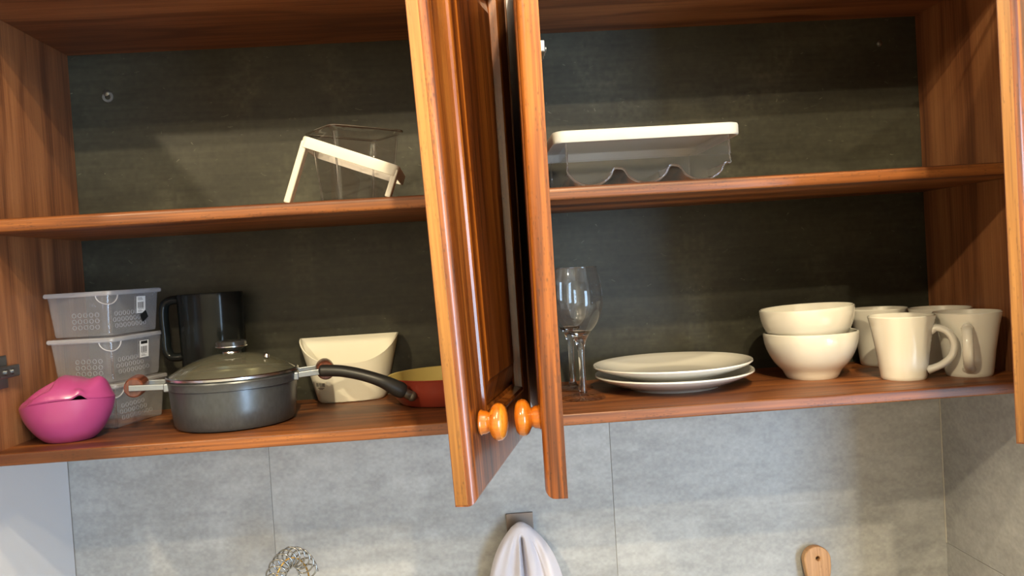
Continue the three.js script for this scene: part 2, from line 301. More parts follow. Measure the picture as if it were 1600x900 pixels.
function makeCabinet(x0, x1, pT, label, caps) {                   // x0, x1: inner faces of the side panels
  const c = thing('wall_cabinet', label, 'cabinet');
  const o0 = x0 - pT, o1 = x1 + pT;
  mesh('side_panel', box(o0, x0, YB, 0.609, 0, ZF, 0.0015, 'y'), M.carcass, c);
  mesh('side_panel', box(x1, o1, YB, 0.609, 0, ZF, 0.0015, 'y'), M.carcass, c);
  mesh('top_panel', box(x0, x1, YT, 0.609, 0, ZF, 0.0015, 'x'), M.carcass, c);
  mesh('bottom_panel', noseBoard(x0, x1, YB, 0, 0, 0.3, 0.003), M.shelf, c);
  mesh('shelf', noseBoard(x0 + 0.0005, x1 - 0.0005, YMB, YM, 0.001, ZM, 0.006), M.shelf, c);
  mesh('back_panel', box(o0 + 0.003, o1 - 0.003, YB, 0.609, -0.0135, 0, 0, 'x'), M.back, c);
  for (const [x, y, cover] of caps) {
    const s = mesh('screw', lathe([[0, 0.0035], [0.0025, 0.0034], [0.0052, 0.0022], [0.006, 0.0]], 20).rotateX(Math.PI / 2), M.capMetal, c); s.position.set(x, y, 0);
    if (cover) { const k = mesh('screw_cap', lathe([[0.0045, 0.001], [0.0052, 0.0016], [0.0084, 0.0016], [0.009, 0.0006], [0.009, 0]], 24).rotateX(Math.PI / 2), M.cap, c); k.position.set(x + 0.0015, y - 0.006, 0); }
  }
  return c;
}
const cabA = makeCabinet(XL, 0.700, 0.0215, 'left open wooden wall cabinet holding the pot, plastic boxes and frying pan', [[0.0755, 0.527, true], [0.655, 0.55, false]]);
const cabB = makeCabinet(0.757, XR, 0.0215, 'right open wooden wall cabinet holding the plates, bowls, mugs and wine glasses', [[1.382, 0.547, false]]);
const R = Math.PI / 180;
makeDoor(cabA, 1, 0.349, XL + 0.002, 0.302, -91 * R);
makeDoor(cabA, -1, 0.3486, 0.700, 0.300, 77.25 * R, 0.036, true);
makeDoor(cabB, 1, 0.342, 0.762, 0.300, -95.7 * R);
makeDoor(cabB, -1, 0.349, 1.440, 0.300, 49.4 * R, 0, true);
for (const y of [0.103, 0.49]) { hingeMesh(cabA, XL, y, 0.297, 1, 0.06); hingeMesh(cabA, 0.700, y, 0.297, -1, 0.06); if (y > 0.2) hingeMesh(cabB, 0.757, y, 0.297, 1, 0.045); hingeMesh(cabB, XR, y, 0.297, -1, 0.05); }

// ---------------------------------------------------------------- left cabinet, lower compartment
// pink steamer bowl
{
  const t = thing('steamer_bowl', 'pink plastic steamer bowl with a moulded lid, in front of the clear boxes', 'bowl', [0.0835, 0, 0.224], 0.1); t.scale.set(0.89, 1, 0.89);
  const RX = 0.0675, wave = (a) => 0.0042 * Math.sin(a - 0.3) - 0.003 * Math.cos(2 * a) + 0.005 * Math.cos(a);  // a: 0 = +x, pi/2 = towards the viewer (+z)
  const N = 144, ring = (r, y, k, dy = 0) => Array.from({ length: N }, (_, i) => { const a = -i / N * 2 * Math.PI; return V(r * Math.cos(a), y + wave(a) * k + dy, r * Math.sin(a) * 0.97); });
  const prof = smooth([[0.030, 0.0], [0.036, 0.0015], [0.047, 0.011], [0.0575, 0.026], [0.064, 0.040], [RX, 0.0535]], 18);
  const out = prof.map(([r, y]) => ring(r, y, sstep(0, 1, y / 0.0535)));
  const inn = prof.slice().reverse().map(([r, y]) => ring(r - 0.0022, Math.max(0.002, y), sstep(0, 1, y / 0.0535)));
  mesh('bowl_body', loft([...out, ...inn], { caps: [true, true], crease: 0.9 }), M.pink, t);
  const NR = 44, lid = [], und = [];
  const bump = (x, z, cx, cz, sx, sz) => Math.exp(-((x - cx) ** 2) / (sx * sx) - ((z - cz) ** 2) / (sz * sz));
  for (let j = 0; j <= NR; j++) {
    const s = 1 - j / NR, row = [], low = [];
    for (let i = 0; i < N; i++) {
      const a = -i / N * 2 * Math.PI, r = s * (RX - 0.0004), x = r * Math.cos(a), z = r * Math.sin(a) * 0.97;
      let aa = Math.atan2(z, x);
      const notch = Math.exp(-(((aa - 0.98) / 0.12) ** 2)) * sstep(0.84, 0.99, s) * 0.0062;
      let y = 0.0545 + wave(a) * (0.25 + 0.75 * s) + 0.0225 * Math.pow(1 - Math.pow(s, 3.4), 0.75);
      y += 0.0115 * bump(x, z, 0.002, 0, 0.036, 0.05) + 0.0135 * bump(x, z, 0.054, 0.004, 0.015, 0.026) * (1 - sstep(0.86, 0.99, s));
      y -= 0.023 * sstep(-0.003, -0.008, x) * sstep(-0.064, -0.022, x) * sstep(0.002, 0.012, z) * sstep(0.058, 0.030, z);
      row.push(V(x, y + notch, z)); low.push(V(x * 0.975, y + notch - 0.0026, z * 0.975));
    }
    lid.push(row); und.push(low);
  }
  mesh('bowl_lid', loft([...und.slice().reverse(), ...lid], { caps: [true, true], crease: 0.9 }), M.pink, t);
}
// stacked clear boxes
function barcodeTexture(kind) {
  const cv = document.createElement('canvas'); cv.width = 64; cv.height = 128; const c = cv.getContext('2d');
  c.fillStyle = '#e9e7e6'; c.fillRect(0, 0, 64, 128);
  c.fillStyle = '#55504f';
  if (kind === 1) { c.fillStyle = '#161616'; c.fillRect(8, 4, 48, 22); }
  else { for (let i = 0; i < 3; i++) c.fillRect(10, 10 + i * 8, 30 + (i * 17) % 14, 3); }
  c.fillStyle = '#433e40';
  let x = 10; while (x < 54) { const w = 1 + Math.floor(rnd() * 3); c.fillRect(x, 44, w, 46); x += w + 1 + Math.floor(rnd() * 2.4); }
  c.fillStyle = '#55504f'; c.fillRect(12, 94, 40, 3);
  for (let i = 0; i < 2; i++) c.fillRect(10, 106 + i * 8, 26 + i * 10, 3);
  const t = new THREE.CanvasTexture(cv); t.colorSpace = THREE.SRGBColorSpace; return t;
}
function makeBox(label, y, kind) {
  const W = 0.111, D = 0.131, HH = 0.0665, t = thing('plastic_box', label, 'box', [0.0880, y, 0.094], -13.6 * R, 'stack of three clear boxes');
  const w0 = W - 0.016, d0 = D - 0.016, sec = [];
  for (const [k, yy] of [[-0.004, 0.0], [-0.001, 0.0012], [0, 0.004], [0.009, 0.0615]]) sec.push(rrect(w0 + k, d0 + k, 0.006, yy, 5));
  mesh('box_body', loft(sec, { caps: [true, false], crease: 0.5 }), M.frost, t);
  const lidR = [[0.004, 0.0595], [0.006, 0.0612], [0.006, 0.0645], [0.004, 0.0662], [-0.004, 0.0665]].map(([k, yy]) => rrect(W - 0.004 + k, D - 0.004 + k, 0.007, yy, 5));
  mesh('box_lid', loft(lidR, { caps: [false, true], crease: 0.5 }), M.frostEdge, t);
  // rounded latch tab folded round the near corner, and the embossed rings
  const hw = (w0 + 0.008) / 2, hd = (d0 + 0.008) / 2, arc = [];
  for (let i = 0; i <= 24; i++) { const a = Math.PI * i / 24, s = Math.cos(a) * 0.021, yy = 0.060 - Math.sin(a) * 0.0135; arc.push(s < 0 ? V(hw + s + 0.0012, yy, hd + 0.0012) : V(hw + 0.0012, yy, hd - s + 0.0012)); }
  mesh('latch_tab', tube(arc, 0.0011, 60, 6), M.frostEdge, t);
  mesh('corner_edge', tube([V(hw - 0.0058, 0.004, hd - 0.0058), V(hw - 0.0016, 0.059, hd - 0.0016)], 0.0017, 8, 8), M.clearSolid, t);
  const rings = [];
  for (let row = 0; row < 3; row++) for (let i = 0; i < 8; i++) {
    const yy = 0.014 + row * 0.009, e = (w0 + 0.009 * yy / 0.0615) / 2, f = (d0 + 0.009 * yy / 0.0615) / 2;
    if (i < 8 - row) { const g = new THREE.TorusGeometry(0.0031, 0.00027, 5, 12); g.rotateY(Math.PI / 2); g.translate(e, yy, f - 0.016 - i * 0.0095 + (row % 2) * 0.004); rings.push(g); }
    if (i < 5) { const g = new THREE.TorusGeometry(0.0031, 0.00027, 5, 12); g.translate(e - 0.020 - i * 0.0095, yy, f); rings.push(g); }
  }
  const em = mesh('embossed_rings', merge(rings), M.frostEdge, t); em.userData.kind = 'stuff';
  if (kind >= 0) {
    const st = mesh('barcode_sticker', new THREE.PlaneGeometry(0.022, 0.026).rotateY(Math.PI / 2), new THREE.MeshStandardMaterial({ map: barcodeTexture(kind), roughness: 0.6, side: THREE.DoubleSide }), t, 'white barcode sticker');
    st.position.set((w0 + 0.0095) / 2 + 0.0006, 0.042, -0.012); st.rotation.z = -0.07;
    if (kind === 0) { const fl = mesh('sticker_flap', box(-0.0004, 0.0004, -0.006, 0.006, -0.008, 0.008, 0), M.black, t, 'black loose sticker edge'); fl.position.set((w0 + 0.0095) / 2 + 0.0004, 0.024, -0.018); fl.rotation.x = 0.45; }
  }
  return t;
}
makeBox('clear plastic box at the bottom of the stack of three, partly behind the pink bowl', 0, -1);
makeBox('clear plastic box in the middle of the stack, sticker with a black top', 0.0685, 1);
makeBox('clear plastic box on top of the stack of three beside the black jug', 0.137, 0);
// black jug
{
  const t = thing('jug', 'tall glossy black jug with a loop handle, standing behind the grey pot', 'jug', [0.2320, 0, 0.046], 0);
  const N = 64, ring = (rx, rz, y) => Array.from({ length: N }, (_, i) => { const a = -i / N * 2 * Math.PI, e = 1; const c = Math.cos(a), s = Math.sin(a); return V(rx * Math.sign(c) * Math.abs(c) ** e, y, rz * Math.sign(s) * Math.abs(s) ** e); });
  const pr = [[0.0455, 0], [0.0475, 0.002], [0.0485, 0.01], [0.0495, 0.08], [0.0515, 0.178], [0.0522, 0.1875], [0.0515, 0.1895], [0.0492, 0.189], [0.047, 0.06], [0.045, 0.006]];
  mesh('jug_body', loft(pr.map(([r, y]) => ring(r, r * 0.76, y)), { caps: [true, true], crease: 0.7 }), M.jug, t);
  const h = [V(-0.046, 0.181, 0), V(-0.060, 0.1815, 0), V(-0.0705, 0.176, 0), V(-0.074, 0.162, 0), V(-0.0735, 0.125, 0), V(-0.0725, 0.102, 0), V(-0.067, 0.092, 0), V(-0.057, 0.0895, 0), V(-0.046, 0.091, 0)];
  const cu = new THREE.CatmullRomCurve3(h), rg = [];
  for (let i = 0; i <= 48; i++) {
    const p = cu.getPoint(i / 48), q = cu.getTangent(i / 48), nn = V(-q.y, q.x, 0).normalize();
    rg.push(Array.from({ length: 14 }, (_, k) => { const a = k / 14 * 2 * Math.PI; return p.clone().addScaledVector(nn, Math.cos(a) * 0.0072).add(V(0, 0, Math.sin(a) * 0.011)); }));
  }
  mesh('jug_handle', loft(rg, { caps: [true, true], crease: 0.8 }), M.jug, t);
}
// grey pot with glass lid
{
  const t = thing('cooking_pot', 'grey cast cooking pot with a glass lid and brown side grips', 'pot', [0.2985, 0, 0.178], 12 * R); t.scale.set(0.94, 1, 0.94);
  const body = [[0, 0.0], [0.078, 0.0], [0.0865, 0.002], [0.0898, 0.007], [0.0925, 0.030], [0.0945, 0.0555], [0.0945, 0.0565], [0.0972, 0.0575], [0.0978, 0.066], [0.0985, 0.0675], [0.0975, 0.0695], [0.0945, 0.0695], [0.0925, 0.066], [0.0905, 0.03], [0.087, 0.008], [0.08, 0.0045], [0, 0.004]];
  mesh('pot_body', lathe(body, 96, 0.5), M.pot, t);
  const dome = (dy) => { const o = []; for (let i = 0; i <= 16; i++) { const s = i / 16; o.push([0.0955 * (1 - s), 0.0735 + dy + 0.029 * (1 - (1 - s) ** 2) ** 0.9]); } return o; };
  const lid = mesh('pot_lid', lathe(dome(0), 80, 0), M.lidGlass, t, 'clear glass dome lid');
  mesh('lid_rim', lathe([[0.0935, 0.0705], [0.0968, 0.0702], [0.0985, 0.0715], [0.0985, 0.0745], [0.0965, 0.0758], [0.0935, 0.0752], [0.0935, 0.0705]], 80, 0.6), M.steel, lid, 'polished steel rim');
  mesh('lid_knob', lathe([[0.0, 0.1022], [0.011, 0.1022], [0.0125, 0.1035], [0.0145, 0.106], [0.0185, 0.1085], [0.0225, 0.1105], [0.0235, 0.1128], [0.0235, 0.1185], [0.0222, 0.1198], [0.017, 0.1192], [0.006, 0.1182], [0, 0.118]], 48, 0.5), M.blackGloss, lid, 'black glossy knob');
  mesh('knob_collar', lathe([[0.0, 0.1015], [0.0135, 0.1015], [0.0142, 0.1025], [0.0135, 0.1045], [0.0, 0.1045]], 40, 0.5), M.steel, lid, 'steel collar under the knob');
  mesh('knob_band', lathe([[0.0228, 0.1108], [0.0242, 0.1115], [0.0242, 0.1128], [0.0228, 0.1132]], 48, 0.5), M.steel, lid);
  const v = mesh('steam_vent', lathe([[0, 0.0045], [0.0025, 0.004], [0.004, 0.0015], [0.0042, -0.001]], 20), M.steel, lid); v.position.set(0.052, 0.0955, 0.03); v.rotation.set(0.25, 0, -0.4);
  for (const s of [-1, 1]) {
    const bars = [];
    for (const z of [-0.032, 0.032]) {
      const b = new RoundedBoxGeometry(0.052, 0.0085, 0.0045, 2, 0.0012); b.rotateZ(s * 0.05); b.translate(s * 0.119, 0.0655, z * 1.0); bars.push(b);
      const c = new RoundedBoxGeometry(0.012, 0.012, 0.012, 2, 0.002); c.translate(s * 0.0915, 0.063, z * 0.93); bars.push(c);
    }
    const rod = new THREE.CylinderGeometry(0.003, 0.003, 0.07, 16); rod.rotateX(Math.PI / 2); rod.translate(s * 0.139, 0.0665, 0); bars.push(rod);
    const h = mesh('pot_handle', merge(bars), M.potMetal, t);
    const roll = lathe([[0.0035, -0.0285], [0.0118, -0.0285], [0.0135, -0.0265], [0.0142, -0.02], [0.0146, 0], [0.0142, 0.02], [0.0135, 0.0265], [0.0118, 0.0285], [0.0035, 0.0285]], 36, 0.5).rotateX(Math.PI / 2); roll.translate(s * 0.139, 0.0665, 0);
    mesh('handle_grip', boxUV(roll, 'z'), M.roller, h, 'round dark wood grip');
  }
}
// half-round white bin
{
  const t = thing('half_round_bin', 'cream half-round plastic bin with a dipped front, against the back board', 'bin', [0.4455, 0, 0.012], 0.02);
  const hw = (y) => 0.0555 + 0.026 * (y / 0.106), dp = (y) => 0.052 + 0.024 * (y / 0.106), N = 40, top = (a) => 0.1045 - 0.040 * Math.sin(a) ** 1.15;
  const row = (v, off) => Array.from({ length: N + 1 }, (_, i) => { const a = Math.PI * i / N, y = v * top(a) + (off ? 0.0025 * (1 - v) : 0), c = Math.cos(a), s = Math.sin(a); return V((hw(y) - off) * Math.sign(c) * Math.abs(c) ** 0.72, y, (dp(y) - off) * Math.abs(s) ** 0.72 + (off ? 0.0022 : 0)); });
  const outer = [], inner = [];
  const b0 = row(0, 0).map((p) => V(p.x * 0.965, 0, p.z * 0.955)); outer.push(b0);
  for (let j = 0; j <= 16; j++) { const v = 0.03 + 0.97 * j / 16; outer.push(row(v, 0)); inner.push(row(v, 0.0025)); }
  mesh('bin_body', loft([...outer, ...inner.reverse()], { caps: [true, true], crease: 0.7 }).toNonIndexed(), new THREE.MeshPhysicalMaterial({ color: new THREE.Color(0.74, 0.72, 0.62), roughness: 0.4, side: THREE.DoubleSide }), t);
  const st = document.createElement('canvas'); st.width = 96; st.height = 64; const c = st.getContext('2d');
  c.fillStyle = '#e4e0cf'; c.fillRect(0, 0, 96, 64); c.fillStyle = '#4a4640'; let x = 8; while (x < 80) { const w = 1 + Math.floor(rnd() * 4); c.fillRect(x, 8, w, 28); x += w + 1 + Math.floor(rnd() * 4); }
  c.fillRect(22, 44, 50, 5); c.fillRect(30, 54, 32, 4);
  const tx = new THREE.CanvasTexture(st); tx.colorSpace = THREE.SRGBColorSpace;
  const sg = new THREE.PlaneGeometry(0.021, 0.014, 8, 1), yb = 0.029, ps = sg.attributes.position;
  for (let i = 0; i < ps.count; i++) { const xx = -0.044 + ps.getX(i), y = yb + ps.getY(i), q = Math.min(1, Math.abs(xx / hw(y))) ** (1 / 0.72), s = Math.sqrt(1 - q * q); ps.setXYZ(i, xx, y, dp(y) * s ** 0.72 + 0.0008); }
  sg.computeVertexNormals();
  mesh('barcode_sticker', sg, new THREE.MeshStandardMaterial({ map: tx, roughness: 0.6, side: THREE.DoubleSide }), t, 'small printed barcode sticker');
}
// red frying pan
{
  const t = thing('frying_pan', 'red frying pan with a cream inside and curved black handle, behind the open doors', 'pan', [0.622, 0, 0.105], 0);
  t.position.x = 0.606;
  const R0 = 0.092;
  mesh('pan_body', lathe([[0, 0.0], [0.068, 0.0], [0.074, 0.0015], [0.0815, 0.010], [0.0885, 0.026], [R0, 0.0405], [R0 + 0.0015, 0.0425], [R0, 0.0435]], 80, 0.6), M.red, t, 'dark red enamel outside');
  mesh('pan_lining', lathe([[R0, 0.0435], [R0 - 0.002, 0.0425], [0.0862, 0.026], [0.079, 0.0105], [0.072, 0.0038], [0, 0.0032]], 80, 0.6), M.cream, t, 'cream yellow coating');
  const h = [V(-0.060, 0.028, 0.080), V(-0.068, 0.033, 0.084), V(-0.090, 0.047, 0.090), V(-0.118, 0.0585, 0.091), V(-0.146, 0.0660, 0.091), V(-0.166, 0.0685, 0.092), V(-0.181, 0.0690, 0.092)];
  const cu = new THREE.CatmullRomCurve3(h), rg = [], n = 50;
  for (let i = 0; i <= n; i++) {
    const u = i / n, p = cu.getPoint(u), q = cu.getTangent(u), side = V(0, 1, 0).cross(q).normalize(), up = q.clone().cross(side).normalize();
    const e = Math.min(1, Math.sqrt(Math.min(u, 1 - u) * 18) + 0.25), w = (0.0078 + 0.003 * Math.sin(u * Math.PI)) * e, hh = (0.0085 + 0.0035 * Math.exp(-(((u - 0.16) / 0.16) ** 2))) * e;
    rg.push(Array.from({ length: 18 }, (_, k) => { const a = k / 18 * 2 * Math.PI; return p.clone().addScaledVector(side, Math.cos(a) * w).addScaledVector(up, Math.sin(a) * hh); }));
  }
  const hd = mesh('pan_handle', loft(rg, { caps: [true, true], crease: 0.8 }), M.black, t, 'black curved plastic handle');
  mesh('handle_bracket', merge([tube([V(-0.050, 0.020, 0.0735), V(-0.055, 0.0235, 0.078), V(-0.063, 0.030, 0.082)], 0.0075, 16, 12), new THREE.SphereGeometry(0.0078, 18, 12).translate(-0.051, 0.021, 0.0765)]), M.capMetal, hd, 'metal bracket');
}
// ---------------------------------------------------------------- left cabinet, upper compartment
{
  const t = thing('clear_container', 'small clear plastic container with flared rim, standing inside the white frame', 'container', [0.493, YM, 0.172], 34 * R); t.rotation.z = -0.03;
  const s = [[0.086, 0.062, 0.0], [0.090, 0.066, 0.002], [0.098, 0.073, 0.06], [0.106, 0.079, 0.100], [0.112, 0.085, 0.1035], [0.118, 0.090, 0.1065]].map(([w, d, y]) => rrect(w, d, 0.011, y, 6));
  mesh('container_body', loft(s, { caps: [true, false], crease: 0.7 }), M.clear, t);
  const top = rrect(0.118, 0.090, 0.011, 0.1065, 6), low = rrect(0.087, 0.063, 0.010, 0.002, 6);
  mesh('container_rim', tube(top, 0.0016, 90, 6, true), M.clearSolid, t);
  mesh('base_edge', tube(low, 0.0012, 90, 6, true), M.clearSolid, t);
  for (const [sx, sz] of [[-1, 1], [1, 1], [1, -1], [-1, -1]])
    mesh('corner_edge', tube([V(sx * 0.0405, 0.003, sz * 0.0285), V(sx * 0.0463, 0.06, sz * 0.0333), V(sx * 0.0503, 0.1, sz * 0.0363)], 0.0013, 12, 6), M.clearSolid, t);
}
{
  const t = thing('container_frame', 'white rounded plastic lid frame tilted around the small clear container', 'frame', [0.492, 0.3625, 0.172], 0);
  const W = 0.140, D = 0.128, Tt = 0.003;
  const mk = (w0, y) => rrect(w0[0], w0[1], 0.008, y, 8);
  const ring = loft([mk([W, D], 0), mk([W, D], 0.0135), mk([W - 0.002, D - 0.002], 0.0155), mk([W - 0.008, D - 0.008], 0.0155), mk([W - 0.008, D - 0.008], 0.013), mk([W - 2 * Tt, D - 2 * Tt], 0.012), mk([W - 2 * Tt, D - 2 * Tt], 0), mk([W, D], 0)], { crease: 0.5 });
  const rim = mesh('frame_rim', ring, M.whitePlastic, t); rim.rotation.z = -21 * R; rim.rotation.y = 0;
  const flap = box(-0.0015, 0.0075, -0.080, 0.010, 0.040, 0.0625, 0.002); flap.translate(-W / 2 + 0.0015, 0, 0);
  const f = mesh('locking_flap', flap, M.whitePlastic, t, 'flap hanging from the raised end'); f.rotation.z = -20 * R;
  const flap2 = box(-0.0065, 0.0015, -0.031, 0.010, 0.040, 0.0625, 0.002); flap2.translate(W / 2 - 0.0015, 0, 0);
  const f2 = mesh('locking_flap', flap2, M.whitePlastic, t); f2.rotation.z = -21 * R;
}
// ---------------------------------------------------------------- right cabinet, upper compartment
{
  const x0 = 0.778, x1 = 1.0365, z0 = 0.042, z1 = 0.270, yb = YM, yt = 0.368, t = thing('storage_tray', 'long clear storage tray with wavy scalloped bottom and flat white lid', 'tray', [(x0 + x1) / 2, yb, (z0 + z1) / 2]);
  const w = x1 - x0, d = z1 - z0, h = yt - yb, cx = (x0 + x1) / 2, b0 = 0.794 - cx, b1 = 1.0215 - cx, zf = d / 2 - 0.004, zb = -d / 2 + 0.016;
  const wav = (x) => { const p = (x + cx - 0.826) / 0.078, q = Math.abs(p - clamp(Math.round(p), 0, 2)) * 0.078; return 0.0006 + 0.0215 * (1 - Math.max(0, 1 - (q / 0.0325) ** 2.3) ** 0.72); };
  const n = 140, xs = Array.from({ length: n + 1 }, (_, i) => b0 + (b1 - b0) * i / n);
  const shape = new THREE.Shape(); shape.moveTo(b0, h); xs.forEach((x) => shape.lineTo(x, wav(x))); shape.lineTo(b1, h); shape.lineTo(b0, h);
  const face = (z) => new THREE.ShapeGeometry(shape).translate(0, 0, z);
  const floor = loft([xs.map((x) => V(x, wav(x), zb)), xs.map((x) => V(x, wav(x), zf))], { close: false, crease: 0.9 });
  const side = (x) => { const g = new THREE.PlaneGeometry(zf - zb, 1); const p = g.attributes.position; for (let i = 0; i < p.count; i++) { const z = p.getX(i) + (zf + zb) / 2, up = p.getY(i) > 0; p.setXYZ(i, x, up ? h : wav(x), z); } g.computeVertexNormals(); return g; };
  mesh('tray_body', merge([face(zf), face(zb), floor, side(b0), side(b1)]), M.clear, t, 'clear plastic tray body');
  const edge = [];
  for (const z of [zf, zb]) {
    edge.push(tube([V(b0, h, z), V(b0, 0.035, z), ...xs.filter((_, i) => i % 4 === 0).map((x) => V(x, wav(x) + 0.0006, z)), V(b1, 0.035, z), V(b1, h, z)], 0.0014, 320, 8));
  }
  mesh('moulded_edge', merge(edge), M.clearSolid, t);
  const L = [[-0.005, 0.0135], [-0.0035, 0.0125], [-0.0028, 0], [0, 0], [0.0015, 0.0015], [0.0015, 0.0135], [0, 0.0158], [-0.004, 0.0165]].map(([k, y]) => rrect(w + 0.002 + k, d + 0.002 + k, 0.016, h - 0.001 + y, 8));
  mesh('tray_lid', loft(L, { caps: [true, true], crease: 0.6 }), M.lidPlastic, t, 'flat white plastic lid with rounded corners');
}
// ---------------------------------------------------------------- right cabinet, lower compartment
{
  const glass = thing('wine_glass', 'wine glass in front of the pair, beside the white plates', 'wine glass', [0.809, 0, 0.182], 0, 'wine glasses');
  mesh('glass_bowl', lathe(smooth([[0.0066, 0.0935], [0.0125, 0.0965], [0.0225, 0.1055], [0.0305, 0.120], [0.0348, 0.138], [0.0352, 0.153], [0.0332, 0.172], [0.0295, 0.1885], [0.0282, 0.1945]].map(([r, y]) => [r * (1 + 0.055 * sstep(0.1, 0.14, y)), y]), 60), 72, 0), M.wineGlass, glass);
  mesh('glass_rim', new THREE.TorusGeometry(0.0298, 0.0007, 8, 72).rotateX(Math.PI / 2).translate(0, 0.1945, 0), M.glass, glass);
  mesh('stem', lathe([[0, 0.0045], ...smooth([[0.0105, 0.0048], [0.0068, 0.0075], [0.0054, 0.012], [0.0047, 0.03], [0.0044, 0.055], [0.0050, 0.072], [0.0072, 0.083], [0.0112, 0.0915], [0.0165, 0.0990]], 50), ...smooth([[0.0160, 0.1000], [0.0105, 0.0965], [0.0050, 0.0948], [0, 0.0944]], 16)], 48, 0.9), M.glass, glass);
  const foot = lathe([[0, 0], [0.0315, 0], [0.0325, 0.0008], [0.0315, 0.0016], ...smooth([[0.028, 0.0020], [0.018, 0.0032], [0.0108, 0.0048]], 12), [0, 0.0046]], 96, 0.9), fp = foot.attributes.position;
  for (let i = 0; i < fp.count; i++) { const x = fp.getX(i), z = fp.getZ(i), r = Math.hypot(x, z), y = fp.getY(i); if (y > 0.0012) fp.setY(i, y + 0.0007 * sstep(0.012, 0.028, r) * Math.cos(20 * Math.atan2(z, x))); }
  foot.computeVertexNormals();
  mesh('foot', foot, M.glass, glass);
  copy(glass, 'wine glass standing at the back behind the other wine glass', [0.806, 0, 0.083]);
}
{
  const prof = [[0, 0.0025], [0.060, 0.0025], [0.066, 0.0], [0.070, 0.0002], [0.0725, 0.003], [0.090, 0.0075], [0.110, 0.0155], [0.1205, 0.0205], [0.1225, 0.0226], [0.1218, 0.0246], [0.1195, 0.0246], [0.110, 0.0198], [0.092, 0.0128], [0.080, 0.0088], [0.070, 0.0070], [0, 0.0068]];
  const plate = mesh('dinner_plate', lathe(prof, 120, 0.6), M.ceramic);
  tag(plate, 'white dinner plate underneath the other plate, on the cabinet floor', 'plate', 'pair of stacked dinner plates'); plate.position.set(0.9585, 0, 0.130);
  const up = copy(plate, 'white dinner plate stacked on top of the other plate', [0.9565, 0.0152, 0.131]); up.rotation.z = 0.004;
}
{
  const prof = [[0, 0.0025], [0.036, 0.0025], [0.0375, 0.0], [0.0405, 0.0], [0.0425, 0.0022], [0.0455, 0.008], ...smooth([[0.049, 0.014], [0.0615, 0.028], [0.071, 0.046], [0.0755, 0.062], [0.0768, 0.0745]], 14), [0.0765, 0.0768], [0.0748, 0.0776], [0.0732, 0.0765], ...smooth([[0.0722, 0.062], [0.0675, 0.046], [0.057, 0.029], [0.040, 0.014], [0.02, 0.0085], [0.0, 0.0075]], 16)];
  const bowl = mesh('bowl', lathe(prof, 96, 0.6), M.ceramic);
  tag(bowl, 'white bowl at the bottom of the nested pair, beside the mugs', 'bowl', 'two nested white bowls'); bowl.scale.setScalar(0.93); bowl.position.set(1.178, 0, 0.132);
  const up = copy(bowl, 'white bowl nested on top, tilted slightly, next to the mugs', [1.1765, 0.0386, 0.131]); up.rotation.z = 0.035;
}
{
  const g = 'white tapered mugs';
  const mug = thing('mug', 'white mug at front left of the four, handle to the right', 'mug', [1.2875, 0, 0.204], -36 * R, g); mug.scale.y = 0.955;
  const prof = [[0, 0.002], [0.026, 0.002], [0.0275, 0.0], [0.0305, 0.0], [0.0318, 0.0018], [0.0325, 0.006], [0.0365, 0.040], [0.0425, 0.078], [0.0462, 0.0955], [0.0466, 0.0978], [0.0455, 0.0990], [0.0442, 0.0980], [0.0405, 0.078], [0.034, 0.040], [0.0298, 0.010], [0.027, 0.0062], [0, 0.0055]];
  mesh('mug_body', lathe(prof, 80, 0.55), M.ceramic, mug);
  const h = [V(0.0385, 0.075, 0), V(0.046, 0.0785, 0), V(0.058, 0.0745, 0), V(0.0665, 0.063, 0), V(0.0685, 0.049, 0), V(0.0635, 0.034, 0), V(0.053, 0.0235, 0), V(0.0425, 0.0175, 0), V(0.033, 0.014, 0)];
  const cu = new THREE.CatmullRomCurve3(h), rg = [];
  for (let i = 0; i <= 44; i++) {
    const u = i / 44, p = cu.getPoint(u), q = cu.getTangent(u), nn = V(-q.y, q.x, 0).normalize(), e = Math.exp(-Math.min(u, 1 - u) * 14);
    rg.push(Array.from({ length: 16 }, (_, k) => { const a = k / 16 * 2 * Math.PI; return p.clone().addScaledVector(nn, Math.cos(a) * (0.0055 + 0.002 * e)).add(V(0, 0, Math.sin(a) * (0.0072 + 0.0022 * e))); }));
  }
  mesh('mug_handle', loft(rg, { caps: [true, true], crease: 0.9 }), M.ceramic, mug);
  copy(mug, 'white mug at front right by the side panel, handle facing forward', [1.3830, 0, 0.213], -122 * R);
  copy(mug, 'white mug behind the front left mug, nearest the bowls', [1.3322, 0, 0.0476], -104 * R);
  copy(mug, 'white mug at the back right corner of the four', [1.3992, 0, 0.1152], 90 * R);
}
